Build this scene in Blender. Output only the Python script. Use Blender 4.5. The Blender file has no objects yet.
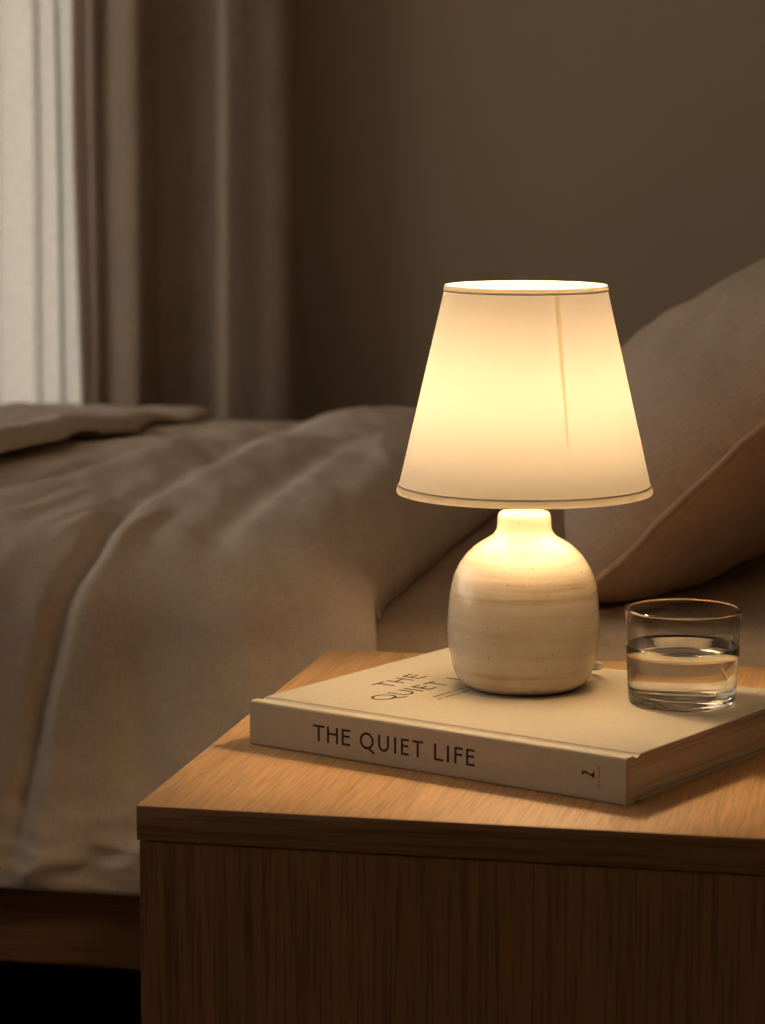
import bpy, bmesh, math, random
from mathutils import Vector, Matrix, noise

random.seed(7)
C = bpy.context.scene.collection
PI = math.pi

# ------------------------------------------------------------------ helpers
def mesh_obj(name, verts, faces, mat=None, parent=None, smooth=False, uvs=None, auto=None):
    me = bpy.data.meshes.new(name)
    me.from_pydata([tuple(v) for v in verts], [], faces)
    me.update()
    bm = bmesh.new(); bm.from_mesh(me)
    bmesh.ops.recalc_face_normals(bm, faces=bm.faces)
    bm.to_mesh(me); bm.free()
    if uvs:
        lay = me.uv_layers.new(name='UVMap')
        for lp in me.loops:
            lay.data[lp.index].uv = uvs[lp.vertex_index]
    if mat: me.materials.append(mat)
    if smooth:
        for p in me.polygons: p.use_smooth = True
    if auto is not None:
        for p in me.polygons: p.use_smooth = True
        b2 = bmesh.new(); b2.from_mesh(me)
        for e in b2.edges:
            if len(e.link_faces) == 2 and e.calc_face_angle(0) > auto: e.smooth = False
        b2.to_mesh(me); b2.free()
    o = bpy.data.objects.new(name, me); C.objects.link(o)
    if parent: o.parent = parent
    return o

def thing(name, loc, label, cat, rz=0, group=None):
    o = bpy.data.objects.new(name, None); C.objects.link(o)
    o.empty_display_size = 0.05
    o.location = loc; o.rotation_euler = (0, 0, rz)
    tag(o, label, cat, group)
    return o

def tag(o, label, cat, group=None):
    o['label'] = label; o['category'] = cat
    if group: o['group'] = group

def struct(o, label, cat):
    o['kind'] = 'structure'; o['label'] = label; o['category'] = cat
    return o

class MB:
    """collects simple shapes into one mesh"""
    def __init__(s): s.v = []; s.f = []
    def add(s, v, f):
        n = len(s.v); s.v += [tuple(p) for p in v]; s.f += [[i + n for i in q] for q in f]; return s
    def box(s, x0, x1, y0, y1, z0, z1, bev=0.0, seg=2):
        bm = bmesh.new()
        bmesh.ops.create_cube(bm, size=1)
        for v in bm.verts:
            v.co = Vector((x0 + (v.co.x + .5) * (x1 - x0), y0 + (v.co.y + .5) * (y1 - y0), z0 + (v.co.z + .5) * (z1 - z0)))
        if bev > 0:
            bmesh.ops.bevel(bm, geom=bm.edges[:], offset=bev, segments=seg, profile=.5, affect='EDGES')
        bm.verts.index_update()
        s.add([v.co.copy() for v in bm.verts], [[v.index for v in f.verts] for f in bm.faces]); bm.free(); return s
    def lathe(s, prof, n=64, c=(0, 0), close=False):
        v = []; f = []; m = len(prof)
        for k in range(n):
            a = 2 * PI * k / n
            for r, z in prof: v.append((c[0] + r * math.cos(a), c[1] + r * math.sin(a), z))
        for k in range(n):
            k2 = (k + 1) % n
            for j in range(m if close else m - 1):
                j2 = (j + 1) % m
                f.append([k * m + j, k2 * m + j, k2 * m + j2, k * m + j2])
        return s.add(v, f)
    def tube(s, pts, r, n=10):
        pts = [Vector(p) for p in pts]; v = []; f = []
        up = Vector((0, 0, 1))
        for i, p in enumerate(pts):
            d = (pts[min(i + 1, len(pts) - 1)] - pts[max(i - 1, 0)]).normalized()
            a = d.cross(up)
            if a.length < 1e-4: a = d.cross(Vector((1, 0, 0)))
            a.normalize(); b = d.cross(a).normalized()
            rr = r[i] if isinstance(r, (list, tuple)) else r
            for k in range(n):
                t = 2 * PI * k / n; v.append(p + a * (rr * math.cos(t)) + b * (rr * math.sin(t)))
        for i in range(len(pts) - 1):
            for k in range(n):
                k2 = (k + 1) % n
                f.append([i * n + k, i * n + k2, (i + 1) * n + k2, (i + 1) * n + k])
        f.append(list(range(n))); f.append([(len(pts) - 1) * n + k for k in range(n)])
        return s.add(v, f)
    def extrude(s, prof, x0, x1):
        """closed profile in (y,z), swept along x"""
        n = len(prof)
        v = [(x0, y, z) for y, z in prof] + [(x1, y, z) for y, z in prof]
        f = [[k, (k + 1) % n, n + (k + 1) % n, n + k] for k in range(n)]
        f += [list(range(n)), list(range(n, 2 * n))]
        return s.add(v, f)
    def build(s, name, mat, parent=None, smooth=False, auto=None):
        o = mesh_obj(name, s.v, s.f, mat, parent, smooth, None, auto)
        bm = bmesh.new(); bm.from_mesh(o.data)
        bmesh.ops.remove_doubles(bm, verts=bm.verts[:], dist=1e-6)
        bmesh.ops.recalc_face_normals(bm, faces=bm.faces)
        bm.to_mesh(o.data); bm.free()
        return o

def spline(pts, n=8):
    pts = [Vector(p) for p in pts]; out = []
    for i in range(len(pts) - 1):
        p0 = pts[max(i - 1, 0)]; p1 = pts[i]; p2 = pts[i + 1]; p3 = pts[min(i + 2, len(pts) - 1)]
        for k in range(n):
            t = k / n
            out.append(.5 * ((2 * p1) + (p2 - p0) * t + (2 * p0 - 5 * p1 + 4 * p2 - p3) * t * t + (3 * p1 - p0 - 3 * p2 + p3) * t ** 3))
    out.append(pts[-1]); return out

def lerp_list(tab, x):
    if x <= tab[0][0]: return tab[0][1]
    for (a, va), (b, vb) in zip(tab, tab[1:]):
        if x <= b:
            t = (x - a) / (b - a); t = t * t * (3 - 2 * t)
            return va + (vb - va) * t
    return tab[-1][1]

def sstep(a, b, x):
    t = max(0., min(1., (x - a) / (b - a))); return t * t * (3 - 2 * t)

def fbm(x, y, z=0., oct=3):
    s = 0; a = 1; t = 0
    for k in range(oct):
        s += a * noise.noise(Vector((x, y, z + 13.7 * k))); t += a; a *= .5; x *= 2.03; y *= 2.03
    return s / t

# ---------------------------------------------------------------- materials
class Mat:
    def __init__(s, name):
        s.m = bpy.data.materials.new(name); s.m.use_nodes = True
        s.nt = s.m.node_tree; s.nt.nodes.clear()
        s.out = s.n('ShaderNodeOutputMaterial')
    def n(s, t, **kw):
        nd = s.nt.nodes.new(t)
        for k, v in kw.items():
            if k.startswith('i_'):
                nd.inputs[k[2:].replace('_', ' ')].default_value = v
            else: setattr(nd, k, v)
        return nd
    def l(s, a, b): s.nt.links.new(a, b)
    def coords(s, kind='Object', scale=(1, 1, 1), rot=(0, 0, 0)):
        tc = s.n('ShaderNodeTexCoord'); mp = s.n('ShaderNodeMapping')
        mp.inputs['Scale'].default_value = scale; mp.inputs['Rotation'].default_value = rot
        s.l(tc.outputs[kind], mp.inputs['Vector']); return mp.outputs['Vector']
    def noise(s, vec, scale, detail=4, rough=.55, dist=0.):
        t = s.n('ShaderNodeTexNoise'); t.inputs['Scale'].default_value = scale; t.inputs['Detail'].default_value = detail
        t.inputs['Roughness'].default_value = rough; t.inputs['Distortion'].default_value = dist
        s.l(vec, t.inputs['Vector']); return t.outputs['Fac']
    def ramp(s, fac, stops):
        r = s.n('ShaderNodeValToRGB'); e = r.color_ramp.elements
        while len(e) < len(stops): e.new(.5)
        for k, (p, c) in enumerate(stops):
            e[k].position = p; e[k].color = (c[0], c[1], c[2], 1)
        s.l(fac, r.inputs['Fac']); return r.outputs['Color']
    def mix(s, fac, a, b, mode='MIX'):
        m = s.n('ShaderNodeMix', data_type='RGBA', blend_type=mode)
        for sock, v in ((m.inputs[0], fac), (m.inputs[6], a), (m.inputs[7], b)):
            if hasattr(v, 'is_linked'): s.l(v, sock)
            elif isinstance(v, (int, float)): sock.default_value = v
            else: sock.default_value = (v[0], v[1], v[2], 1)
        return m.outputs[2]
    def math(s, op, a, b=0.):
        m = s.n('ShaderNodeMath', operation=op)
        for k, v in enumerate((a, b)):
            if hasattr(v, 'is_linked'): s.l(v, m.inputs[k])
            else: m.inputs[k].default_value = v
        return m.outputs[0]
    def bump(s, h, strength=.3, dist=.001, nrm=None):
        b = s.n('ShaderNodeBump'); b.inputs['Strength'].default_value = strength; b.inputs['Distance'].default_value = dist
        s.l(h, b.inputs['Height'])
        if nrm: s.l(nrm, b.inputs['Normal'])
        return b.outputs['Normal']
    def bsdf(s, col, rough=.6, nrm=None, **kw):
        p = s.n('ShaderNodeBsdfPrincipled')
        if hasattr(col, 'is_linked'): s.l(col, p.inputs['Base Color'])
        else: p.inputs['Base Color'].default_value = (*col, 1)
        if hasattr(rough, 'is_linked'): s.l(rough, p.inputs['Roughness'])
        else: p.inputs['Roughness'].default_value = rough
        if nrm: s.l(nrm, p.inputs['Normal'])
        for k, v in kw.items(): p.inputs[k.replace('_', ' ')].default_value = v
        return p.outputs[0]
    def done(s, sh): s.l(sh, s.out.inputs['Surface']); return s.m

def plain(name, col, rough=.6, **kw):
    m = Mat(name); return m.done(m.bsdf(col, rough, None, **kw))

def oak(name, axis, light=(.43, .245, .115), dark=(.27, .135, .055), rough=.42, seed=0., streak=1., fs=1.):
    m = Mat(name)
    sc = [1, 1, 1]; sc['xyz'.index(axis)] = .024
    v = m.coords('Object', tuple(sc))
    add = m.n('ShaderNodeVectorMath', operation='ADD'); add.inputs[1].default_value = (seed, seed * 1.7, seed * .6); m.l(v, add.inputs[0]); v = add.outputs[0]
    broad = m.noise(v, 22, 3, .5, .6)
    fine = m.noise(v, 160 * fs, 5, .6, .2)
    pores = m.noise(v, 520 * fs, 2, .5)
    c = m.ramp(broad, [(.3, dark), (.5, tuple((a + b) / 2 for a, b in zip(light, dark))), (.72, light)])
    c2 = m.ramp(fine, [(.32, tuple(x * .62 for x in light)), (.62, tuple(min(1, x * 1.14) for x in light))])
    c = m.mix(.5 * streak, c, c2)
    pr = m.ramp(pores, [(.36, (.55, .5, .45)), (.52, (1, 1, 1))])
    c = m.mix(.75 * streak, c, pr, 'MULTIPLY')
    h = m.math('ADD', m.math('MULTIPLY', pores, .6), m.math('MULTIPLY', fine, .5))
    nr = m.bump(h, .35, .0006)
    return m.done(m.bsdf(c, m.math('ADD', m.math('MULTIPLY', fine, .15), rough - .07), nr, Specular_IOR_Level=.35))

def linen(name, col, coord='UV', weave=1.0, rough=.95, trans=None, var=.16, wscale=1.0, sheen=.15):
    m = Mat(name)
    va = m.coords(coord, (420 * wscale, 60 * wscale, 420 * wscale)); vb = m.coords(coord, (60 * wscale, 420 * wscale, 60 * wscale))
    a = m.noise(va, 1.0, 3, .6); b = m.noise(vb, 1.0, 3, .6)
    v1 = m.coords(coord); blot = m.noise(v1, 9, 4, .6)
    w = m.math('ADD', a, b)
    dk = tuple(x * (1 - var) for x in col); lt = tuple(min(1, x * (1 + var)) for x in col)
    c = m.ramp(m.math('MULTIPLY', w, .5), [(.36, dk), (.64, lt)])
    c = m.mix(.25, c, m.ramp(blot, [(.35, dk), (.65, lt)]))
    nr = m.bump(w, .45 * weave, .0011)
    p = m.bsdf(c, rough, nr, Specular_IOR_Level=.1)
    if trans:
        t = m.n('ShaderNodeBsdfTranslucent'); t.inputs['Color'].default_value = (*trans[1], 1)
        ms = m.n('ShaderNodeMixShader'); ms.inputs[0].default_value = trans[0]
        m.l(p, ms.inputs[1]); m.l(t.outputs[0], ms.inputs[2]); p = ms.outputs[0]
    return m.done(p)

M = {}
M['oak_top'] = oak('oak_top_boards', 'y', light=(.84, .475, .21), dark=(.68, .365, .15), rough=.6, seed=1.3, streak=.6, fs=1.7)  # same oak as the panels, lightened to carry the lamplight on the top
M['oak_front_edge'] = oak('oak_horizontal', 'x', light=(.44, .235, .105), dark=(.28, .14, .058), seed=4.1)  # shaded copy of the oak, darker where the lamp does not reach
M['oak_panel'] = oak('oak_vertical', 'z', light=(.48, .25, .105), dark=(.31, .148, .058), seed=2.2)  # upright faces: shade is put into this darker oak
M['oak_panel_b'] = oak('oak_vertical_second_board', 'z', light=(.46, .24, .10), dark=(.30, .143, .056), seed=7.9)  # second board, same shaded oak with its own slight tone
M['oak_bed'] = oak('oak_bed_rail', 'x', light=(.25, .12, .052), dark=(.15, .068, .028), seed=9.2)
M['duvet'] = linen('oatmeal_linen', (.65, .53, .43), weave=.9, wscale=1.35, var=.15)
M['blanket'] = linen('greige_linen', (.65, .535, .44), weave=.9, wscale=1.35, var=.15)
M['pillow'] = linen('sand_linen', (.52, .385, .29))
M['sheet'] = linen('beige_cotton_sheet', (.54, .415, .305), coord='Object', weave=.4)
M['drape'] = linen('taupe_curtain_cloth', (.43, .33, .255), coord='Object', weave=.5, trans=(.2, (.55, .36, .22)))
M['book_cloth'] = linen('cream_book_cloth', (.60, .52, .405), coord='Object', weave=.6, var=.085, rough=.8, wscale=2.6)
M['ink'] = plain('dark_brown_ink', (.020, .008, .006), .6)
M['ink_soft'] = plain('soft_brown_ink', (.26, .18, .12), .7)
M['white_plastic'] = plain('ivory_plastic', (.8, .74, .62), .4)
M['steel'] = plain('dull_wire', (.55, .53, .5), .35, Metallic=1.0)
M['dark_metal'] = plain('bronze_metal', (.06, .05, .04), .4, Metallic=1.0)
M['white_trim'] = plain('painted_trim', (.5, .44, .37), .5)

def mk_wall():
    m = Mat('taupe_wall_paint'); v = m.coords('Object'); n1 = m.noise(v, 60, 5, .6); n2 = m.noise(v, 1.3, 3, .5)
    c = m.ramp(n2, [(.3, (.45, .35, .255)), (.7, (.475, .37, .27))])
    return m.done(m.bsdf(c, .9, m.bump(n1, .15, .001), Specular_IOR_Level=.15))
M['wall'] = mk_wall()
def mk_ceiling():
    m = Mat('ceiling_paint'); v = m.coords('Object'); n1 = m.noise(v, 60, 5, .6)
    return m.done(m.bsdf((.72, .66, .58), .9, m.bump(n1, .1, .001)))
M['ceiling'] = mk_ceiling()
M['floor'] = oak('dark_floor_boards', 'x', light=(.10, .055, .03), dark=(.05, .026, .014), seed=3.3)

def mk_sheer():
    m = Mat('sheer_linen'); va = m.coords('Object', (420, 420, 60)); vb = m.coords('Object', (60, 60, 420))
    w = m.math('MULTIPLY', m.math('ADD', m.noise(va, 1, 3), m.noise(vb, 1, 3)), .5)
    c = m.ramp(w, [(.34, (.29, .24, .19)), (.66, (.43, .36, .295))])
    d = m.n('ShaderNodeBsdfDiffuse'); t = m.n('ShaderNodeBsdfTranslucent'); tr = m.n('ShaderNodeBsdfTransparent')
    m.l(c, d.inputs[0]); m.l(c, t.inputs[0])
    tr.inputs[0].default_value = (.9, .85, .78, 1)
    a = m.n('ShaderNodeMixShader'); a.inputs[0].default_value = .6; m.l(d.outputs[0], a.inputs[1]); m.l(t.outputs[0], a.inputs[2])
    b = m.n('ShaderNodeMixShader'); b.inputs[0].default_value = .14; m.l(a.outputs[0], b.inputs[1]); m.l(tr.outputs[0], b.inputs[2])
    return m.done(b.outputs[0])
M['sheer'] = mk_sheer()

def mk_shade(name, trans_col, fac, dif=(.85, .74, .55)):
    m = Mat(name); va = m.coords('Object', (240, 240, 900)); vb = m.coords('Object', (900, 900, 160))
    w = m.math('MULTIPLY', m.math('ADD', m.noise(va, 1, 2), m.noise(vb, 1, 2)), .5)
    c = m.ramp(w, [(.3, tuple(x * .9 for x in trans_col)), (.7, tuple(min(1, x * 1.08) for x in trans_col))])
    d = m.n('ShaderNodeBsdfDiffuse'); d.inputs[0].default_value = (*dif, 1)
    t = m.n('ShaderNodeBsdfTranslucent'); m.l(c, t.inputs[0])
    a = m.n('ShaderNodeMixShader'); a.inputs[0].default_value = fac; m.l(d.outputs[0], a.inputs[1]); m.l(t.outputs[0], a.inputs[2])
    return m.done(a.outputs[0])
M['shade'] = mk_shade('shade_cloth', (.208, .181, .150), .25, (.56, .51, .43))
M['shade_trim'] = mk_shade('shade_bias_tape', (.235, .192, .132), .25, (.58, .51, .40))

def mk_seam():
    m = Mat('shade_seam_cloth'); d = m.n('ShaderNodeBsdfTransparent'); d.inputs[0].default_value = (.95, .88, .75, 1)
    t = m.n('ShaderNodeBsdfTranslucent'); t.inputs[0].default_value = (.8, .7, .5, 1)
    x = m.n('ShaderNodeMixShader'); x.inputs[0].default_value = .6; m.l(d.outputs[0], x.inputs[1]); m.l(t.outputs[0], x.inputs[2])
    return m.done(x.outputs[0])
M['seam'] = mk_seam()
def mk_bulb():
    m = Mat('frosted_bulb_glow'); e = m.n('ShaderNodeEmission')
    e.inputs[0].default_value = (1.0, .735, .44, 1); e.inputs[1].default_value = BULB
    return m.done(e.outputs[0])
BULB = 206.0
M['bulb'] = mk_bulb()

def mk_glaze():
    m = Mat('cream_stoneware_glaze')
    v = m.coords('Object', (4, 4, 90)); band = m.noise(v, 1, 4, .6)
    v2 = m.coords('Object'); cloud = m.noise(v2, 45, 5, .65); sp = m.noise(v2, 420, 2, .4)
    f = m.math('ADD', m.math('MULTIPLY', band, .72), m.math('MULTIPLY', cloud, .28))
    c = m.ramp(f, [(.36, (.50, .39, .28)), (.47, (.63, .535, .425)), (.62, (.71, .63, .525))])
    c = m.mix(m.ramp(sp, [(.715, (0, 0, 0)), (.75, (1, 1, 1))]), c, (.22, .13, .07))
    v3 = m.coords('Object', (3, 3, 160)); rings = m.noise(v3, 1, 2, .5)
    nr = m.bump(rings, .25, .0016)
    nr = m.bump(cloud, .12, .001, nr)
    return m.done(m.bsdf(c, .15, nr, Specular_IOR_Level=.5))
M['glaze'] = mk_glaze()
M['raw_clay'] = plain('unglazed_clay', (.16, .095, .055), .85)

def mk_pages():
    m = Mat('page_edges'); v = m.coords('Object', (6, 6, 1500)); n = m.noise(v, 1, 3, .6)
    v2 = m.coords('Object', (1.5, 1.5, 170)); n2 = m.noise(v2, 1, 3, .6)
    f = m.math('ADD', m.math('MULTIPLY', n, .45), m.math('MULTIPLY', n2, .55))
    c = m.ramp(f, [(.36, (.36, .28, .20)), (.48, (.70, .58, .44)), (.64, (.82, .70, .55))])
    return m.done(m.bsdf(c, .85, m.bump(f, .5, .001), Specular_IOR_Level=.1))
M['pages'] = mk_pages()

def mk_glass(name, ior, col=(1, 1, 1)):
    m = Mat(name); g = m.n('ShaderNodeBsdfGlass'); g.inputs['Color'].default_value = (*col, 1)
    g.inputs['Roughness'].default_value = 0; g.inputs['IOR'].default_value = ior
    return m.done(g.outputs[0])
M['glass'] = mk_glass('clear_glass', 1.48, (.985, .985, .975))
M['water'] = mk_glass('still_water', 1.333)
def mk_pane():
    m = Mat('window_pane'); t = m.n('ShaderNodeBsdfTransparent'); g = m.n('ShaderNodeBsdfGlossy'); g.inputs['Roughness'].default_value = .02
    t.inputs[0].default_value = (.95, .97, .96, 1)
    x = m.n('ShaderNodeMixShader'); x.inputs[0].default_value = .06; m.l(t.outputs[0], x.inputs[1]); m.l(g.outputs[0], x.inputs[2])
    return m.done(x.outputs[0])
M['pane'] = mk_pane()

# ------------------------------------------------------------------- layout
# room axes: x towards the head of the bed, y towards the window wall
RX0, RX1, RY0, RY1, RZ = -3.3, .66, -1.3, 4.33, 2.45
WX0, WX1, WZ0, WZ1 = -2.75, -1.39, .40, 2.25          # window in the far wall
TABLE_Z = .55
TX, TY = -.5343, 1.7167                               # near left corner of the nightstand top
TW, TD = .62, .570
BX, BY, BYAW = -.5056, 1.9103, -.4165                 # spine corner of the book
BL, BW, BT = .3223, .2602, .0331
LX, LY = -.3166, 2.0050                               # lamp axis
GX, GY = -.1928, 1.9697                               # glass axis
BOOK_Z = TABLE_Z + BT

# --------------------------------------------------------------------- room
t = .12
struct(MB().box(RX0 - t, RX1 + t, RY0 - t, RY1 + t, -.1, 0).build('floor', M['floor']), 'dark wooden floor in the shadow under the bed', 'floor')
struct(MB().box(RX0 - t, RX1 + t, RY0 - t, RY1 + t, RZ, RZ + .1).build('ceiling', M['ceiling']), 'pale painted ceiling over the bedroom', 'ceiling')
w = MB()
w.box(RX0, WX0, RY1, RY1 + t, 0, RZ).box(WX1, RX1, RY1, RY1 + t, 0, RZ).box(WX0, WX1, RY1, RY1 + t, 0, WZ0).box(WX0, WX1, RY1, RY1 + t, WZ1, RZ)
struct(w.build('wall_back', M['wall']), 'plain taupe painted wall beyond the bed', 'wall')
struct(MB().box(RX1, RX1 + t, RY0 - t, RY1 + t, 0, RZ).build('wall_right', M['wall']), 'taupe wall at the head of the bed', 'wall')
# left wall opening for an added, unseen window that brings in fill daylight
L0, L1, LZ0, LZ1 = 1.2, 4.1, .65, 2.3
w = MB()
w.box(RX0 - t, RX0, RY0 - t, L0, 0, RZ).box(RX0 - t, RX0, L1, RY1 + t, 0, RZ).box(RX0 - t, RX0, L0, L1, 0, LZ0).box(RX0 - t, RX0, L0, L1, LZ1, RZ)
struct(w.build('wall_left', M['wall']), 'taupe wall beyond the foot of the bed', 'wall')
F0, F1, FZ0, FZ1 = -3.0, -2.35, 1.2, 2.25  # opening for an added, unseen window giving fill light from the front
w = MB()
w.box(RX0, F0, RY0 - t, RY0, 0, RZ).box(F1, RX1, RY0 - t, RY0, 0, RZ).box(F0, F1, RY0 - t, RY0, 0, FZ0).box(F0, F1, RY0 - t, RY0, FZ1, RZ)
struct(w.build('wall_front', M['wall']), 'taupe wall behind the viewer', 'wall')
struct(MB().box(RX0, RX1, RY1 - .016, RY1, 0, .09, .003).build('baseboard_back', M['white_trim']), 'painted baseboard along the window wall', 'baseboard')

def window(name, a0, a1, z0, z1, along, pos, label):
    """frame, mullion and pane set into an opening"""
    r = thing(name, (0, 0, 0), label, 'window'); r['kind'] = 'structure'
    def bx(mb, u0, u1, zz0, zz1, d0, d1):
        if along == 'x': mb.box(u0, u1, pos + d0, pos + d1, zz0, zz1, .003)
        else: mb.box(pos + d0, pos + d1, u0, u1, zz0, zz1, .003)
    fr = MB(); e = .05
    bx(fr, a0, a0 + e, z0, z1, .03, .09); bx(fr, a1 - e, a1, z0, z1, .03, .09)
    bx(fr, a0 + e, a1 - e, z0, z0 + e, .03, .09); bx(fr, a0 + e, a1 - e, z1 - e, z1, .03, .09)
    mid = (a0 + a1) / 2; bx(fr, mid - .025, mid + .025, z0 + e, z1 - e, .03, .09)
    fr.build('window_frame', M['white_trim'], r)
    p = MB(); bx(p, a0 + e, mid - .025, z0 + e, z1 - e, .057, .063); bx(p, mid + .025, a1 - e, z0 + e, z1 - e, .057, .063)
    p.build('pane', M['pane'], r)
    return r
window('window_1', WX0, WX1, WZ0, WZ1, 'x', RY1, 'daylit window behind the sheer curtain')
window('window_3', F0, F1, FZ0, FZ1, 'x', RY0 - t, 'window in the wall behind the viewer')
window('window_2', L0, L1, LZ0, LZ1, 'y', RX0 - t, 'side window beyond the foot of the bed')

# ----------------------------------------------------------------- curtains
def curtain(name, mat, prof, z0, z1, parent=None, nz=26, sway=.004, thick=None, seed=0.):
    """prof: list of (x,y) along the top; hangs down with slight drift"""
    v = []; f = []; uv = []
    n = len(prof)
    s = [0.]
    for a, b in zip(prof, prof[1:]): s.append(s[-1] + math.hypot(b[0] - a[0], b[1] - a[1]))
    for k in range(nz + 1):
        z = z0 + (z1 - z0) * k / nz
        for i, (x, y) in enumerate(prof):
            dx = sway * 2.2 * fbm(s[i] * 4 + seed, z * 1.1, 3.) + .012 * math.sin(z * 1.7 + s[i] * 9 + seed) * (1 - k / nz)
            dy = sway * 2 * fbm(s[i] * 6 + seed, z * 1.3, 9.)
            v.append((x + dx, y + dy, z)); uv.append((s[i], z))
    for k in range(nz):
        for i in range(n - 1):
            f.append([k * n + i, k * n + i + 1, (k + 1) * n + i + 1, (k + 1) * n + i])
    o = mesh_obj(name, v, f, mat, parent, True, uv)
    if thick:
        md = o.modifiers.new('thickness', 'SOLIDIFY'); md.thickness = thick; md.offset = 0
    return o

# the heavy drape drawn aside: folds as (x, depth) knots, ridges come forward
kn = [(-1.395, 4.235), (-1.393, 4.205), (-1.380, 4.203), (-1.364, 4.206), (-1.353, 4.176), (-1.344, 4.150), (-1.334, 4.149), (-1.322, 4.160), (-1.300, 4.150), (-1.275, 4.139), (-1.262, 4.141),
      (-1.254, 4.162), (-1.248, 4.198), (-1.224, 4.214), (-1.190, 4.217), (-1.168, 4.210), (-1.151, 4.174), (-1.137, 4.152), (-1.120, 4.154), (-1.090, 4.166), (-1.062, 4.172), (-1.045, 4.182), (-1.038, 4.205), (-1.042, 4.240)]
prof = [(p.x, p.y) for p in spline([(a, b, 0) for a, b in kn], 6)]
dr = thing('curtain', (-1.22, 4.19, .02), 'heavy taupe curtain drawn aside in deep folds beside the sheer', 'curtain')
prof_l = [(x + 1.22, y - 4.19) for x, y in prof]
curtain('drape_panel', M['drape'], prof_l, 0, 2.29, dr, 30, .004, .0015, 2.)
# sheer
sp = []
n = 700
for i in range(n + 1):
    x = -2.72 + (2.72 - 1.397) * i / n
    ph = x * 118 + 1.6 * math.sin(x * 9.1) + 2.2 * math.sin(x * 31 + 1)
    am = .85 + .35 * math.sin(x * 23 + .5)
    sp.append((x + .0085 * am * math.sin(2 * ph + .4) * 1.0 + .004 * math.sin(ph), 4.272 + .021 * am * math.sin(ph)))
sh = thing('sheer_curtain', (-2.05, 4.268, .02), 'pale sheer linen curtain glowing with daylight at the left edge', 'curtain')
curtain('sheer_panel', M['sheer'], [(x + 2.05, y - 4.268) for x, y in sp], 0, 2.29, sh, 26, .003, None, 8.)
rod = thing('curtain_rod', (-1.9, 4.215, 2.325), 'thin dark rod carrying both curtains above the window', 'curtain rod')
MB().tube([(-.95, 0, 0), (.95, 0, 0)], .012, 16).build('pole', M['dark_metal'], rod, auto=.6)
for sx in (-1, 1):
    MB().tube([(sx * .95, 0, 0), (sx * .975, 0, 0), (sx * .99, 0, 0), (sx * 1.0, 0, 0)], [.012, .02, .018, .006], 16).build('finial', M['dark_metal'], rod, True)
    MB().tube([(sx * .9, 0, 0), (sx * .9, .115, 0)], .007, 10).build('bracket', M['dark_metal'], rod, auto=.6)

# ---------------------------------------------------------------------- bed
BED_Y0, BED_Y1 = 2.362, 3.94
bed = thing('bed', (-.9, 3.15, 0), 'low oak bed frame under the duvet with a dark gap beneath', 'bed')
def bl(x0, x1, y0, y1, z0, z1, b=.004): return MB().box(x0 + .9, x1 + .9, y0 - 3.15, y1 - 3.15, z0, z1, b)
bl(-2.45, .50, BED_Y0, BED_Y0 + .03,   .222, .40).build('side_rail', M['oak_bed'], bed)
bl(-2.45, .50, BED_Y1 - .03, BED_Y1,   .222, .40).build('side_rail', M['oak_bed'], bed)
bl(-2.48, -2.45, BED_Y0, BED_Y1,   .222, .40).build('foot_rail', M['oak_bed'], bed)
bl(.50, .56, BED_Y0 - .02, BED_Y1 + .02, .10, 1.05, .008).build('headboard', M['oak_bed'], bed)
bl(-2.448, .498, BED_Y0 + .032, BED_Y1 - .032, .30, .318, .002).build('slat_base', M['oak_bed'], bed)
for lx in (-2.40, -1.30, .42):
    for ly in (BED_Y0 + .16, BED_Y1 - .22):
        bl(lx, lx + .06, ly, ly + .06, 0, .30).build('leg', M['oak_bed'], bed)
mt = MB().box(-2.43, .48, BED_Y0 + .034, BED_Y1 - .035, .32, .552, .045, 5).build('mattress', M['sheet'], None, auto=.9)
tag(mt, 'mattress in a smooth beige fitted sheet showing beside the pillow', 'mattress')

# ---- duvet: a displaced shell that lies on the mattress and hangs over the side
RB = .085           # roll-over radius
YT = 2.415          # where the top starts
FRONT = YT - RB     # y of the hanging face
def ztop(y, x):
    return lerp_list([(2.3, .630), (2.55, .646), (2.9, .643), (3.4, .607), (3.95, .562)], y)
def path(q, x):
    """q>0 on the top, q<0 over the roll and down the side -> (y,z, ny,nz)"""
    if q >= 0:
        return YT + q, ztop(YT + q, x), 0., 1.
    a = -q / RB
    z0 = ztop(YT, x)
    if a < PI / 2:
        return YT - RB * math.sin(a), z0 - RB + RB * math.cos(a), -math.sin(a), math.cos(a)
    return FRONT, z0 - RB - (-q - RB * PI / 2), -1., 0.

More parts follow.
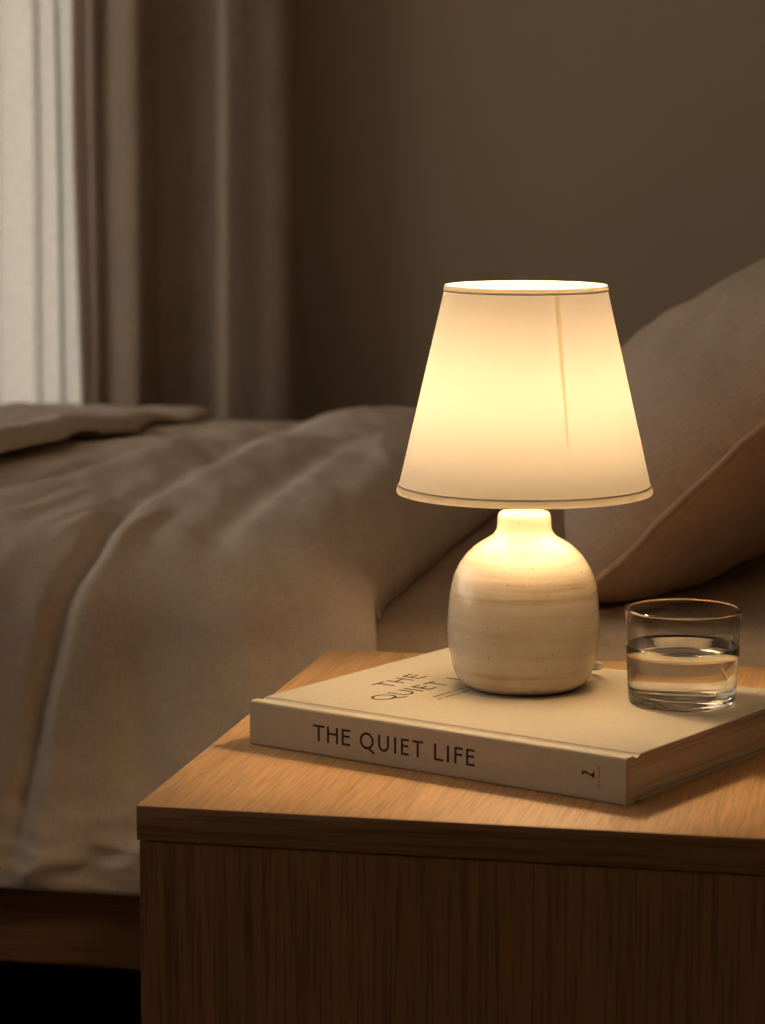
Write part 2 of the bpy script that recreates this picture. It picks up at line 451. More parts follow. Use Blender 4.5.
# folds and creases pressed into the cover: polylines in (x, q), half width, height (+ ridge, - valley)
FOLDS = [
 ([(-.76, .087), (-.756, -.009), (-.759, -.057), (-.769, -.079), (-.78, -.113), (-.79, -.159), (-.804, -.225), (-.819, -.292), (-.842, -.40)], .011, -.017),
 ([(-.744, .065), (-.741, -.027), (-.745, -.059), (-.754, -.093), (-.764, -.124), (-.775, -.168), (-.79, -.24), (-.82, -.40)], .034, .0045),
 ([(-.86, -.11), (-.835, -.068), (-.82, -.038), (-.794, .028), (-.767, .066)], .02, .005),
 ([(-.775, -.07), (-.76, -.038), (-.745, .02), (-.740, .134), (-.738, .303), (-.735, .456)], .040, .004),
 ([(-.785, .03), (-.765, .09), (-.758, .183), (-.757, .361), (-.763, .52)], .018, -.006),
 ([(-.761, .267), (-.777, .472), (-.818, .795), (-.877, 1.235), (-.921, 1.546)], .034, -.013),
 ([(-.658, -.052), (-.649, -.034), (-.647, .064), (-.65, .223), (-.657, .458), (-.701, .842)], .022, -.008),
 ([(-.629, -.036), (-.621, .068), (-.62, .205), (-.626, .417)], .034, .0035),
 ([(-.90, .05), (-.86, .13), (-.83, .26), (-.83, .4)], .026, .005),
 ([(-.93, .12), (-.885, .2), (-.86, .33)], .013, -.007),
 ([(-.56, .02), (-.55, .14), (-.555, .3), (-.58, .5)], .028, .006),
 ([(-.69, -.33), (-.70, -.25), (-.695, -.16), (-.68, -.08)], .022, -.005),
 ([(-.60, -.30), (-.60, -.20), (-.61, -.10)], .026, .005),
 ([(-.80, -.045), (-.782, -.01), (-.768, .03)], .008, .004), ([(-.815, -.02), (-.79, .03), (-.775, .07)], .009, -.004), ([(-.735, -.06), (-.728, -.02), (-.722, .04)], .010, .004), ([(-.72, -.05), (-.71, .0), (-.705, .06)], .010, -.0035),
 ([(-.87, .0), (-.84, .06), (-.82, .14)], .012, .004), ([(-.52, -.06), (-.535, .03), (-.56, .12)], .016, -.004),
 ([(-.83, -.375), (-.80, -.355), (-.765, -.35)], .008, .004), ([(-.79, -.375), (-.75, -.352), (-.715, -.345)], .008, -.004), ([(-.74, -.36), (-.70, -.335), (-.66, -.33)], .009, .004),
]
_FB = [(min(p[0] for p in P) - 3 * w_, max(p[0] for p in P) + 3 * w_, min(p[1] for p in P) - 3 * w_, max(p[1] for p in P) + 3 * w_) for P, w_, h_ in FOLDS]
SIDE = [(-.40, -.842), (-.292, -.819), (-.225, -.804), (-.159, -.79), (-.113, -.78), (-.079, -.769), (-.057, -.759)]
def folds(x, q):
    d = 0.; x += .014
    if q < .02:                                        # the cover overlaps itself along the crease
        sx_ = x - lerp_list(SIDE, q); d -= .005 * sstep(.004, -.014, sx_) * math.exp(min(0, sx_) / .12) * sstep(.02, -.10, q)
    for (P, w_, h_), (a0, a1, b0, b1) in zip(FOLDS, _FB):
        if x < a0 or x > a1 or q < b0 or q > b1: continue
        best = 9.; tb = 0.; m = len(P) - 1
        for k in range(m):
            ax, ay = P[k]; bx_, by_ = P[k + 1]; ux, uy = bx_ - ax, by_ - ay
            t_ = max(0., min(1., ((x - ax) * ux + (q - ay) * uy) / (ux * ux + uy * uy)))
            dd = (x - ax - ux * t_) ** 2 + (q - ay - uy * t_) ** 2
            if dd < best: best = dd; tb = (k + t_) / m
        fade = min(1., .25 + 4 * tb) * min(1., .25 + 4 * (1 - tb))
        d += h_ * fade * math.exp(-best / (w_ * w_))
    return d

def duvet_disp(x, q):
    d = .014 * fbm(x * 2.6 + 3.1, q * 2.0 + 1.7, 0, 2)                       # big puffs
    d += .010 * fbm(x * 6.0 + .3 * q, q * 3.0 + 9.0, 4., 3)
    # wrinkles on the top run diagonally
    u = x * .86 + q * .35; v = -x * .35 + q * .86
    top = sstep(-.12, .05, q)
    wr = 1 - abs(fbm(u * 9 + 2.0, v * 2.6 + 5, 7., 3)) * 2
    d += .0065 * top * (wr - .55)
    # side: soft vertical folds and small creases towards the hem
    side = 1 - sstep(-.14, .02, q)
    d += .0065 * side * fbm(x * 13, q * 1.6 + 4, 2., 2)
    d += .0035 * side * sstep(-.24, -.36, q) * (1 - abs(fbm(x * 7 + q * 9, q * 26, 6., 3)) * 3)
    d += folds(x, q)
    d += .0022 * top * (fbm(u * 26 + 1.0, v * 8, 11., 3)) + .0012 * fbm(x * 34 + 4, q * 30, 2., 2)
    # rounded hills along the far outline
    for hx, hq, sx, sq, h in ((-.72, 1.12, .14, .32, .034), (-1.27, 1.35, .10, .3, .006), (-.99, 1.35, .09, .3, .008), (-.66, .55, .16, .25, .016), (-.85, .45, .10, .18, .012)):
        d += h * math.exp(-((x - hx) / sx) ** 2 - ((q - hq) / sq) ** 2)
    return d

HEAD_X = -.492
def head_edge(q): return lerp_list([(-.4, -.512), (-.15, -.503), (-.08, -.508), (.0, -.516), (.1, -.522), (.5, -.525), (1.5, -.50)], q) + .006 * sstep(0, .1, q) * fbm(q * 6, 2., 1.)
QMIN, QMAX = -.385, 1.50
def round_off(dist, w):
    """0 at the edge, 1 after w"""
    if dist >= w: return 1.
    if dist <= 0: return 0.
    k = 1 - dist / w
    return math.sqrt(max(0, 1 - k * k))

def shell(name, nx, nq, pos, mat):
    """pos(i,j) -> (outer, inner, uv)"""
    v = []; uv = []; f = []
    N = (nx + 1) * (nq + 1)
    inn = []; 
    for j in range(nq + 1):
        for i in range(nx + 1):
            o, n_, u_ = pos(i / nx, j / nq); v.append(o); inn.append(n_); uv.append(u_)
    v += inn; uv += uv[:N]
    W = nx + 1
    for j in range(nq):
        for i in range(nx):
            a = j * W + i
            f.append([a, a + 1, a + W + 1, a + W]); f.append([N + a, N + a + W, N + a + W + 1, N + a + 1])
    for i in range(nx):
        f.append([i, i + N, i + 1 + N, i + 1]); a = nq * W + i; f.append([a, a + 1, a + 1 + N, a + N])
    for j in range(nq):
        a = j * W; f.append([a, a + W, a + W + N, a + N]); a = j * W + nx; f.append([a, a + N, a + W + N, a + W])
    return mesh_obj(name, v, f, mat, None, True, uv)

def duvet_outer(x, q, xe):
    y, z, ny, nz = path(q, x)
    e = round_off(xe - x, .085); h = round_off(q - QMIN, .03)
    d = duvet_disp(x, q)
    topw = sstep(-.13, 0, q)
    gap = (.062 * topw + .016 * (1 - topw))               # how far the skin can sink at the free head edge
    d = d * min(e, h) - gap * (1 - e) - .010 * (1 - h)
    y2 = y + ny * d; z2 = z + nz * d
    if q < -.02: y2 = max(y2, 2.294 if x > -.60 else 2.285)
    if q > -.02: z2 = max(z2, .572)
    return y2, z2
def duvet_pos(a, b):
    q = QMIN + (QMAX - QMIN) * (b ** 1.35)
    xe = head_edge(q)
    x = -2.40 + (xe + 2.40) * (1 - (1 - a) ** 1.7)
    y, z = duvet_outer(x, q, xe)
    # inner skin lies just off the mattress
    yb, zb, ny, nz = path(q, x)
    yi = max(yb + .018, y + .006) if q < 0 else yb
    yi = min(yi, 2.3605) if q < -.1 else yi
    zi = .558 if q >= -.05 else min(z - .002, zb)
    if q < -.05: zi = z + (.558 - z) * sstep(-.135, -.05, q) if z > .558 else z
    if q < -.05 and yi > 2.36: yi = max(y + .004, 2.3605) if zi < .556 else yi
    return (x, y, z), (x, yi, zi), (x, q)
dv = shell('duvet', 420, 270, duvet_pos, M['duvet'])
tag(dv, 'rumpled oatmeal linen duvet spread over the bed and hanging down its side', 'duvet')

# ---- folded blanket across the foot end
def blanket_pos(a, b):
    q = -.30 + 1.82 * b
    xe = lerp_list([(-.3, -.99), (.26, -.977), (.40, -.958), (.70, -.99), (1.12, -1.055), (1.5, -1.10)], q) + .006 * fbm(q * 4, 1., 4.)
    x = -2.43 + (xe + 2.43) * (1 - (1 - a) ** 1.7)
    xd = head_edge(q)
    _, _, ny, nz = path(q, x)
    y, z = duvet_outer(x, q, xd)                      # the cover underneath
    lift = .006 + .007 * sstep(.055, 0, xe - x) * sstep(1.3, .7, q); y += ny * lift; z += nz * lift
    e = round_off(xe - x, .022)
    th = .002 + (.019 - .012 * sstep(.7, 1.4, q)) * e + .005 * e * (fbm(x * 3 + 8, q * 2.4, 2., 3)) + .004 * e * (1 - abs(fbm(x * 8 + q * 3, q * 3, 3., 3)) * 2)
    return (x, y + ny * th, z + nz * th), (x, y, z), (x, q)
bk = shell('blanket', 150, 150, blanket_pos, M['blanket'])
tag(bk, 'thick greige linen blanket laid over the duvet at the foot end', 'blanket')

# ---- pillows
def pillow(name, loc, label, ha, hb, top, bot, tilt, seed, group=None):
    """ha half width along y, hb half height up the slope; seam is the rim"""
    root = thing(name, loc, label, 'pillow', 0, group)
    n = 84; v = []; f = []; uv = []
    R = Matrix.Rotation(-tilt, 3, 'Y')
    def pt(i, j, side):
        ua = -1 + 2 * i / n; ub = -1 + 2 * j / n
        # square-ish outline pulled in between the corners
        ua_, ub_ = math.sin(ua * PI / 2), math.sin(ub * PI / 2)
        b = hb * ub_ * (1 - .05 * (1 - ua_ * ua_) ** 1) ; a = ha * ua_ * (1 - .055 * (1 - ub_ * ub_))
        e = max(0, (1 - abs(ua_) ** 2.3)) ; g = max(0, (1 - abs(ub_) ** 2.3))
        T = (e ** .6) * (g ** .6)
        skew = 1 - .34 * ub_
        amp = top if side > 0 else bot
        wv = .010 * fbm(a * 7 + seed, b * 7, side * 3., 3) + .006 * (1 - abs(fbm(a * 5 + b * 4 + seed, b * 9 - a * 3, 5., 3)) * 2)
        h = side * (amp * T * skew) + wv * min(1, T * 2)
        rim = .006 * fbm(a * 14 + seed, b * 14, 8., 2)
        p = Vector((b, a, h + rim))
        p = R @ p
        return p
    for side in (1, -1):
        for j in range(n + 1):
            for i in range(n + 1):
                p = pt(i, j, side); v.append(p); uv.append((p.y + .3 * side, (p.x + p.z)))
    W = n + 1; N = W * W
    for j in range(n):
        for i in range(n):
            a = j * W + i; f.append([a, a + 1, a + W + 1, a + W]); a += N; f.append([a, a + W, a + W + 1, a + 1])
    me = mesh_obj('pillowcase', v, f, M['pillow'], root, True, uv)
    bm = bmesh.new(); bm.from_mesh(me.data); bmesh.ops.remove_doubles(bm, verts=bm.verts[:], dist=1e-5); bmesh.ops.recalc_face_normals(bm, faces=bm.faces)
    # keep the lowest side resting flat on the sheet
    zmin = .556 - loc[2]
    for vv in bm.verts:
        if vv.co.z < zmin: vv.co.z = zmin + .0002 * (zmin - vv.co.z)
    bm.to_mesh(me.data); bm.free()
    # piped seam round the rim
    rim = [pt(i, 0, 1) for i in range(n)] + [pt(n, j, 1) for j in range(n)] + [pt(n - i, n, 1) for i in range(n)] + [pt(0, n - j, 1) for j in range(n)]
    rim = [Vector((p.x, p.y, max(p.z, zmin + .003))) for p in rim]
    rim.append(rim[0])
    MB().tube(rim, .0036, 8).build('seam', M['pillow'], root, True)
    return root
ang = math.radians(45)
pillow('pillow', (-.183, 2.80, .724), 'plump sand linen pillow leaning behind the lamp and glass', .33, .235, .136, .10, ang, 1.0)
pillow('pillow', (.135, 2.84, .745), 'second linen pillow behind the leaning one, near the headboard', .33, .265, .11, .09, math.radians(50), 6.0)

# --------------------------------------------------------------- nightstand
ns = thing('nightstand', (TX, TY, 0), 'oak nightstand with a thick square top carrying lamp, book and glass', 'nightstand')
TT = .0242
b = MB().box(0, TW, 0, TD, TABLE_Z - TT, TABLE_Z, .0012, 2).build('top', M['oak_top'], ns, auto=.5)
# edges of the top: grain runs sideways, shade put into the darker oak
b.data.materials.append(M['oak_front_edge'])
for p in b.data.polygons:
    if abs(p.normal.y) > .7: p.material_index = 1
ins = .0016; zt = TABLE_Z - TT - .0012
B0 = .03
# side panels made of joined boards, back panel, bottom, plinth
js = .271
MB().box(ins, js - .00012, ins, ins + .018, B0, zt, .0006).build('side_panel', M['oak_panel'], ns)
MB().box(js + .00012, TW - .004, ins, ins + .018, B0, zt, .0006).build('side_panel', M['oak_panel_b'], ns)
MB().box(ins, TW - .004, TD - .021, TD - .003, B0, zt, .0006).build('side_panel', M['oak_panel'], ns)
MB().box(TW - .016, TW - .005, .0215, TD - .0215, B0, zt, .0006).build('back_panel', M['oak_panel'], ns)
MB().box(.022, TW - .017, .0215, TD - .0215, B0, B0 + .018, .0006).build('bottom_panel', M['oak_panel'], ns)
MB().box(.006, TW - .012, .022, TD - .022, TABLE_Z - TT - .0014, TABLE_Z - TT, 0).build('spacer', M['oak_panel'], ns)
for z0, z1 in ((B0 + .003, .286), (.289, zt - .003)):
    d = MB().box(ins, ins + .018, .0225, TD - .0225, z0, z1, .001).build('drawer', M['oak_front_edge'], ns)
    MB().tube([(ins, TD / 2, (z0 + z1) / 2), (ins - .008, TD / 2, (z0 + z1) / 2), (ins - .012, TD / 2, (z0 + z1) / 2), (ins - .02, TD / 2, (z0 + z1) / 2)], [.006, .006, .013, .012], 20).build('knob', M['oak_panel'], d, auto=.6)
for lx in (.03, TW - .08):
    for ly in (.03, TD - .08):
        MB().box(lx, lx + .05, ly, ly + .05, 0, B0, .002).build('foot', M['oak_panel'], ns)

# --------------------------------------------------------------------- book
bk = thing('book', (BX, BY, TABLE_Z + .0002), 'thick cream cloth hardback lying under the lamp and water glass', 'book', BYAW)
ct = .0032
# spine with rounded shoulders and the hinge grooves (closed C profile in t,z)
def arc(cy, cz, r, a0, a1, n=5): return [(cy + r * math.cos(a0 + (a1 - a0) * k / n), cz + r * math.sin(a0 + (a1 - a0) * k / n)) for k in range(n + 1)]
r = .0026
outer = [(.0185, BT - .0006), (.0165, BT - .0016), (.0145, BT - .0021), (.0125, BT - .0017), (.0105, BT - .0004), (.0085, BT)]
outer += arc(r, BT - r, r, PI / 2, PI) + arc(r, r, r, PI, 1.5 * PI)
outer += [(.0085, 0), (.0105, .0004), (.0125, .0017), (.0145, .0021), (.0165, .0016), (.0185, .0006)]
inner = [(.0185, .0030), (.0165, .0032), (.0145, .0034), (.0125, .0034), (.0045, .0034), (.0034, .0045), (.0034, BT - .0045), (.0045, BT - .0034), (.0125, BT - .0034), (.0145, BT - .0034), (.0165, BT - .0032), (.0185, BT - .0030)]
MB().extrude(outer + inner, 0, BL).build('spine', M['book_cloth'], bk, auto=.7)
MB().box(0, BL, .0187, BW, BT - ct, BT, .0009, 3).build('front_cover', M['book_cloth'], bk, auto=.7)
MB().box(0, BL, .0187, BW, 0, ct, .0009, 3).build('back_cover', M['book_cloth'], bk, auto=.7)
pg = MB(); nl = 9
MB().box(.0010, BL - .0008, .0050, BW - .004, ct + .0004, BT - ct - .0004, .0004, 1).build('page_block', M['pages'], bk)

# lettering: stroke glyphs, unit cap height; (width, strokes, rings)
GL = {
 'T': (.62, [((0, 1), (.62, 1), 'h'), ((.31, 0), (.31, 1), 'v')]),
 'H': (.80, [((.0, 0), (.0, 1), 'l'), ((.80, 0), (.80, 1), 'r'), ((0, .53), (.80, .53), 'm')]),
 'E': (.52, [((0, 0), (0, 1), 'l'), ((0, 1), (.52, 1), 'h'), ((0, 0), (.52, 0), 'b'), ((0, .53), (.47, .53), 'm')]),
 'L': (.50, [((0, 0), (0, 1), 'l'), ((0, 0), (.50, 0), 'b')]),
 'F': (.50, [((0, 0), (0, 1), 'l'), ((0, 1), (.50, 1), 'h'), ((0, .52), (.45, .52), 'm')]),
 'I': (.13, [((.065, 0), (.065, 1), 'v')]),
}
def glyph(mb, ch, x0, x1, y0, y1, sw, place, d):
    """letter in the box; sw stroke width; place(x,y,h) -> 3D"""
    def poly(pts):
        n = len(pts); v = [place(x, y, 0) for x, y in pts] + [place(x, y, d) for x, y in pts]
        f = [list(range(n)), list(range(n, 2 * n))] + [[k, (k + 1) % n, n + (k + 1) % n, n + k] for k in range(n)]
        mb.add(v, f)
    def rect(a, b, c, e): poly([(a, c), (b, c), (b, e), (a, e)])
    def ribbon(path_, w_):
        L_ = []; R_ = []
        for k, (x, y) in enumerate(path_):
            xa, ya = path_[max(k - 1, 0)]; xb, yb = path_[min(k + 1, len(path_) - 1)]
            l = math.hypot(xb - xa, yb - ya); nx, ny = -(yb - ya) / l * w_ / 2, (xb - xa) / l * w_ / 2
            L_.append((x + nx, y + ny)); R_.append((x - nx, y - ny))
        for k in range(len(path_) - 1): poly([R_[k], R_[k + 1], L_[k + 1], L_[k]])
    H = y1 - y0
    sh_ = sw * .86
    if ch == 'T':
        c = (x0 + x1) / 2; rect(x0, x1, y1 - sh_, y1); rect(c - sw / 2, c + sw / 2, y0, y1 - sh_)
    elif ch == 'H':
        rect(x0, x0 + sw, y0, y1); rect(x1 - sw, x1, y0, y1); rect(x0 + sw, x1 - sw, y0 + .5 * H, y0 + .5 * H + sh_)
    elif ch in 'EFL':
        rect(x0, x0 + sw, y0, y1)
        if ch in 'EF': rect(x0 + sw, x1, y1 - sh_, y1); rect(x0 + sw, x1 - (x1 - x0) * .06, y0 + .49 * H, y0 + .49 * H + sh_)
        if ch in 'EL': rect(x0 + sw, x1, y0, y0 + sh_)
    elif ch == 'I':
        c = (x0 + x1) / 2; rect(c - sw / 2, c + sw / 2, y0, y1)
    elif ch == 'U':
        rr = (x1 - x0 - sw) / 2; cx_ = (x0 + x1) / 2; yb = y0 + rr * 1.05 + sw * .4
        rect(x0, x0 + sw, yb, y1); rect(x1 - sw, x1, yb, y1)
        ribbon([(cx_ - rr * math.cos(PI * k / 16), yb - (yb - y0 - sw * .45) * math.sin(PI * k / 16)) for k in range(17)], sw * .95)
    elif ch == 'Q':
        cx_ = (x0 + x1) / 2; cy_ = (y0 + y1) / 2; rx = (x1 - x0) / 2 - sw / 2; ry = H * .52 - sw / 2
        ring = [(cx_ + rx * math.cos(2 * PI * k / 36), cy_ + ry * math.sin(2 * PI * k / 36)) for k in range(37)]
        ribbon(ring, sw * .97)
        ribbon([(cx_ + rx * .15, y0 + H * .14), (cx_ + rx * .55, y0 - H * .02), (cx_ + rx * 1.0, y0 - H * .15), (cx_ + rx * 1.3, y0 - H * .19)], sw * .9)

sp_place = lambda x, y, h: (x, -.00002 - h, y)
mb = MB()
SPINE = [('T', .0586, .0691), ('H', .0714, .0813), ('E', .0846, .0924), ('Q', .1008, .1133), ('U', .1170, .1268), ('I', .1308, .1334), ('E', .1371, .1441),
         ('T', .1470, .1564), ('L', .1657, .1737), ('I', .1763, .1789), ('F', .1830, .1902), ('E', .1930, .2003)]
for ch, a, e in SPINE: glyph(mb, ch, a, e, .0108, .0228, .0019, sp_place, .00012)
mb.build('spine_title', M['ink'], bk)
# cover title: reads from the spine outwards, letter tops towards the head (low s)
cv_place = lambda x, y, h: (-y, x, BT + .00002 + h)
cv_line = lambda x, y, h: (-y + .065 * (min(x, .14) - .14), x, BT + .00002 + h)      # the line is set a touch askew
mb = MB()
for ch, a, e in (('T', .0985, .1135), ('H', .1180, .1325), ('E', .1385, .1505)): glyph(mb, ch, a, e, -.0552, -.0392, .0021, cv_place, .00012)
for ch, a, e in (('Q', .0570, .0775), ('U', .0815, .0970), ('I', .1010, .1040), ('E', .1095, .1195), ('T', .1240, .1375), ('L', .1530, .1640), ('I', .1685, .1715), ('F', .1770, .1870), ('E', .1920, .2025)):
    glyph(mb, ch, a, e, -.0868, -.0698, .0021, cv_line, .00012)
mb.build('cover_title', M['ink'], bk)
# two lines of fine print under the title: too small to read, set as rows of tiny marks
mb = MB(); rnd = random.Random(3)
for row, (s0, ta, tb) in enumerate(((.1040, .0900, .196), (.1115, .0850, .190))):
    x = ta
    while x < tb:
        wl = rnd.choice([.0012, .0016, .0009, .0014])
        if rnd.random() > .16:
            v = [cv_place(*p, 0) for p in ((x, -s0), (x + wl, -s0), (x + wl, -s0 + .0021), (x, -s0 + .0021))] + [cv_place(*p, .0001) for p in ((x, -s0), (x + wl, -s0), (x + wl, -s0 + .0021), (x, -s0 + .0021))]
            mb.add(v, [[0, 1, 2, 3], [4, 5, 6, 7], [0, 1, 5, 4], [1, 2, 6, 5], [2, 3, 7, 6], [3, 0, 4, 7]])
        x += wl + .0007
mb.build('cover_fine_print', M['ink_soft'], bk)
# publisher mark: a small bird lying along the spine, with a column of tiny characters
mb = MB()
def flat(pts):
    n = len(pts); v = [sp_place(x, y, 0) for x, y in pts] + [sp_place(x, y, .00012) for x, y in pts]
    mb.add(v, [list(range(n)), list(range(n, 2 * n))] + [[k, (k + 1) % n, n + (k + 1) % n, n + k] for k in range(n)])
flat([(.2872, .0190), (.2885, .0202), (.2905, .0206), (.2925, .0196), (.2945, .0190), (.2962, .0194), (.2968, .0212), (.2976, .0212), (.2978, .0185), (.2977, .0166), (.2970, .0158),
      (.2962, .0168), (.2948, .0176), (.2925, .0184), (.2905, .0188), (.2890, .0184), (.2880, .0168), (.2876, .0172), (.2878, .0184)])
mb.build('publisher_mark', M['ink'], bk)
mb = MB()
for k, (zz, hw) in enumerate(((.0238, .0009), (.0206, .0008), (.0178, .0009), (.0146, .0008), (.0112, .0010))):
    flat([(.3012 + hw * math.cos(a) * .9, zz + hw * math.sin(a)) for a in [2 * PI * q / 7 for q in range(7)]])
    flat([(.3006, zz + .0012), (.3020, zz + .0012), (.3020, zz + .0015), (.3006, zz + .0015)])
mb.build('publisher_name', M['ink_soft'], bk)

# --------------------------------------------------------------------- lamp
lamp = thing('table_lamp', (LX, LY, BOOK_Z + .0008), 'lit table lamp with squat cream stoneware base and tapered fabric shade', 'table lamp')
pr = [(0, .0022), (.036, .0022), (.0405, .0012), (.0425, .0012), (.0452, .0026), (.0488, .0056), (.0521, .0114), (.0545, .0185), (.0560, .026), (.0572, .037), (.0574, .048), (.0566, .060), (.0552, .072), (.0518, .0852),
      (.0450, .0968), (.0362, .1054), (.0288, .1100), (.0236, .1135), (.0210, .1172), (.0203, .1212), (.0201, .1254), (.0197, .1284), (.0184, .1303), (.0160, .1312), (.0118, .1312)]
pr = [(max(0, p.x), p.y * 1.016) for p in spline([(r_, z, 0) for r_, z in pr], 5)]
MB().lathe(pr, 96).build('base', M['glaze'], lamp, True)
MB().lathe([(.0370, 0), (.0420, 0), (.0428, .0012), (.0405, .0013), (.0365, .0020)], 72, close=True).build('foot_ring', M['raw_clay'], lamp, auto=.6)
MB().lathe([(0, .1290), (.0116, .1290), (.0116, .1325), (.0108, .1335), (.0104, .1345), (.0104, .1400), (.0125, .1410), (.0125, .1480), (.0100, .1510), (0, .1510)], 48).build('socket', M['white_plastic'], lamp, auto=.6)
zb = .1512
bulb = MB().lathe([(0, zb + .0305), (.0180, zb + .0305), (.0190, zb + .036), (.0204, zb + .046), (.0212, zb + .056), (.0207, zb + .067), (.0180, zb + .077), (.0125, zb + .085), (.0060, zb + .0885), (0, zb + .089)], 40).build('bulb', M['bulb'], lamp, True)
MB().lathe([(0, zb), (.0120, zb), (.0125, zb + .010), (.0145, zb + .018), (.0268, zb + .028), (.0276, zb + .030), (0, zb + .030)], 40).build('bulb_collar', M['white_plastic'], bulb, auto=.6)  # unseen flared collar, added to keep bulb light off the base's neck
z0, z1 = .1477, .3028; r0, r1 = .0955, .0598
n = 128; m_ = 14
sl = (r0 - r1) / (z1 - z0)
TB, TT2 = .0064, .0044                                 # trim heights
def cone(a0, a1, za, zb_, na, nz, dr, closed):
    v = []; f = []
    for k in range(nz + 1):
        z = za + (zb_ - za) * k / nz; rr = r0 - sl * (z - z0) + dr
        for i in range(na + (0 if closed else 1)):
            a = a0 + (a1 - a0) * i / na; v.append((rr * math.cos(a), rr * math.sin(a), z))
    w = na + (0 if closed else 1)
    for k in range(nz):
        for i in range(na):
            i2 = (i + 1) % w; f.append([k * w + i, k * w + i2, (k + 1) * w + i2, (k + 1) * w + i])
    return v, f
shade = mesh_obj('shade', *cone(0, 2 * PI, z0 + TB - .0006, z1 - TT2 + .0005, n, m_, 0, True), M['shade'], lamp, True)
def band(name, zc0, zc1, bulge):
    """bias tape folded round the wire at the rim of the shade"""
    pts = [(r0 - sl * (zc0 + (zc1 - zc0) * k / 8 - z0) + .0003 + bulge * math.sin(PI * k / 8) ** .7, zc0 + (zc1 - zc0) * k / 8) for k in range(9)]
    MB().lathe(pts, n).build(name, M['shade_trim'], shade, True)
band('bottom_trim', z0, z0 + TB, .0007)
band('top_trim', z1 - TT2, z1, .0005)
# lapped seam of the cloth on the near right side
cam_az = math.atan2(-LY, -LX)                 # towards the viewer
az = cam_az + math.asin(30 / 82)
sv, sf = cone(az - .036, az + .036, z0 + .045, z1 - TT2, 4, 8, -.0008, False)
for k, p in enumerate(sv):                     # narrows to a point towards the bottom
    t_ = (p[2] - z0 - .045) / (z1 - TT2 - z0 - .045); i = k % 5
    a = az + (-.036 + .072 * i / 4) * (.25 + .75 * t_); rr = math.hypot(p[0], p[1]); sv[k] = (rr * math.cos(a), rr * math.sin(a), p[2])
mesh_obj('seam', sv, sf, M['seam'], shade, True)
# wire fitter: ring on the socket, three arms, top and bottom rings
ft = MB()
ft.lathe([(.0130 + .0012 * math.cos(2 * PI * k / 8), .1445 + .0012 * math.sin(2 * PI * k / 8)) for k in range(8)], 40, close=True)
for k in range(3):
    a = cam_az + 1.02 + k * 2 * PI / 3; ca, sa = math.cos(a), math.sin(a); rr = r0 - sl * .006 - .0016
    ft.tube([(.0138 * ca, .0138 * sa, .1445), (.05 * ca, .05 * sa, .1500), (rr * ca, rr * sa, .1528)], .0011, 8)
ft.build('fitter', M['steel'], lamp, auto=.6)
# cord leaves the base low at the back right, runs back over the book and down behind the nightstand
Rv = Vector((.978, .2076, 0)); Fv = Vector((-.157, .988, 0))
def cp(rv, fv, z): return tuple(Rv * rv + Fv * fv + Vector((0, 0, z)))
zk = .0032
pts = spline([cp(.0505, .012, .013), cp(.0560, .0175, .0125), cp(.0590, .028, .009), cp(.050, .048, zk + .001), cp(.026, .070, zk), cp(.004, .088, zk), cp(-.004, .098, zk), cp(-.006, .108, zk)], 6)
cx, cy = (cp(-.006, .108, zk))[:2]
zt_ = -BT - .0006 + zk
pts += spline([(cx, cy, zk), (cx - .001, cy + .012, zk - .001), (cx - .003, cy + .030, -.012), (cx - .004, cy + .048, zt_ + .004), (cx - .006, cy + .066, zt_), (cx - .007, 2.280 - LY, zt_), (cx - .007, 2.2895 - LY, zt_ - .002), (cx - .007, 2.2905 - LY, zt_ - .02), (cx - .007, 2.2905 - LY, zt_ - .3), (cx - .007, 2.2905 - LY, .004 - BOOK_Z)], 6)[1:]
MB().tube(pts, .0026, 10).build('cord', M['white_plastic'], lamp, True)

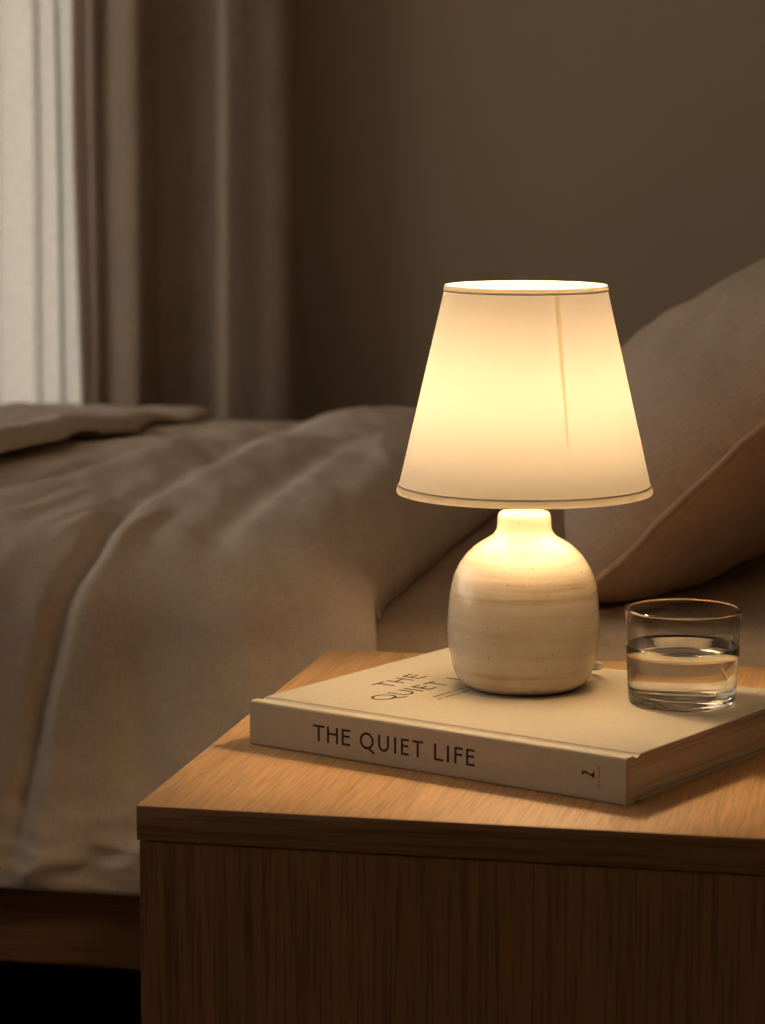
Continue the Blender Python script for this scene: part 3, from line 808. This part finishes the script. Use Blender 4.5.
# -------------------------------------------------------------------- glass
gl = MB()
R, H = .0427, .0704
outer = [(0, .0006), (.03, .0006), (.0345, .0006), (.0352, .0004), (.0362, 0), (.0375, .0004), (.0388, .0018), (.0394, .0045), (.0400, .012), (.0414, .035), (.0422, .055), (.0425, .066), (R, H - .0020), (R, H - .0008), (R - .0004, H - .0001), (R - .0009, H)]
inner = [(R - .0014, H - .0003), (R - .0016, H - .0012), (R - .0016, H - .0024), (.0411, .066), (.0408, .055), (.0400, .035), (.0386, .014), (.0378, .0100), (.0360, .0080), (.0330, .0072), (.02, .0069), (0, .0069)]
gl.lathe(outer + inner, 96)
g = gl.build('drinking_glass', M['glass'], None, True)
g.location = (GX, GY, BOOK_Z + .0005)
tag(g, 'clear straight-sided glass tumbler half full on the book', 'glass')
wl = .0425
e = .00035
wt = MB().lathe([(0, .0069 - e), (.02, .0069 - e), (.0330 + e, .0072 - e), (.0360 + e, .0080 - e), (.0378 + e, .0100 - e), (.0386 + e, .014), (.0400 + e, .035), (.0403 + e, wl + .0009), (.0394, wl + .0003), (.0384, wl), (.03, wl - .00005), (0, wl - .00005)], 96).build('water', M['water'], None, True)
wt.location = g.location
tag(wt, 'still clear water filling the lower half of the tumbler', 'water')

# ------------------------------------------------------------ world, camera
wd = bpy.data.worlds.new('dusk'); bpy.context.scene.world = wd; wd.use_nodes = True
nt = wd.node_tree; nt.nodes.clear()
bg = nt.nodes.new('ShaderNodeBackground'); ow = nt.nodes.new('ShaderNodeOutputWorld')
bg.inputs[0].default_value = (1.0, .92, .84, 1); bg.inputs[1].default_value = 2.5
nt.links.new(bg.outputs[0], ow.inputs[0])

cd = bpy.data.cameras.new('camera'); cam = bpy.data.objects.new('camera', cd); C.objects.link(cam)
cam.location = (0, 0, TABLE_Z + .45)
cam.rotation_euler = (PI / 2 - .139015, 0, .209111)
cd.sensor_fit = 'VERTICAL'; cd.sensor_height = 24; cd.lens = 2724.33 / 1024 * 24
cd.clip_start = .01
cd.dof.use_dof = True; cd.dof.focus_distance = 2.03; cd.dof.aperture_fstop = 5.4
sc = bpy.context.scene
sc.camera = cam
sc.view_settings.view_transform = 'Standard'; sc.view_settings.look = 'None'
sc.view_settings.exposure = 0; sc.view_settings.gamma = 1; sc.view_settings.use_curve_mapping = False
cy = sc.cycles
cy.use_denoising = True
cy.max_bounces = 14; cy.diffuse_bounces = 6; cy.glossy_bounces = 6; cy.transmission_bounces = 14; cy.transparent_max_bounces = 12
cy.caustics_refractive = True; cy.caustics_reflective = True
cy.sample_clamp_indirect = 14
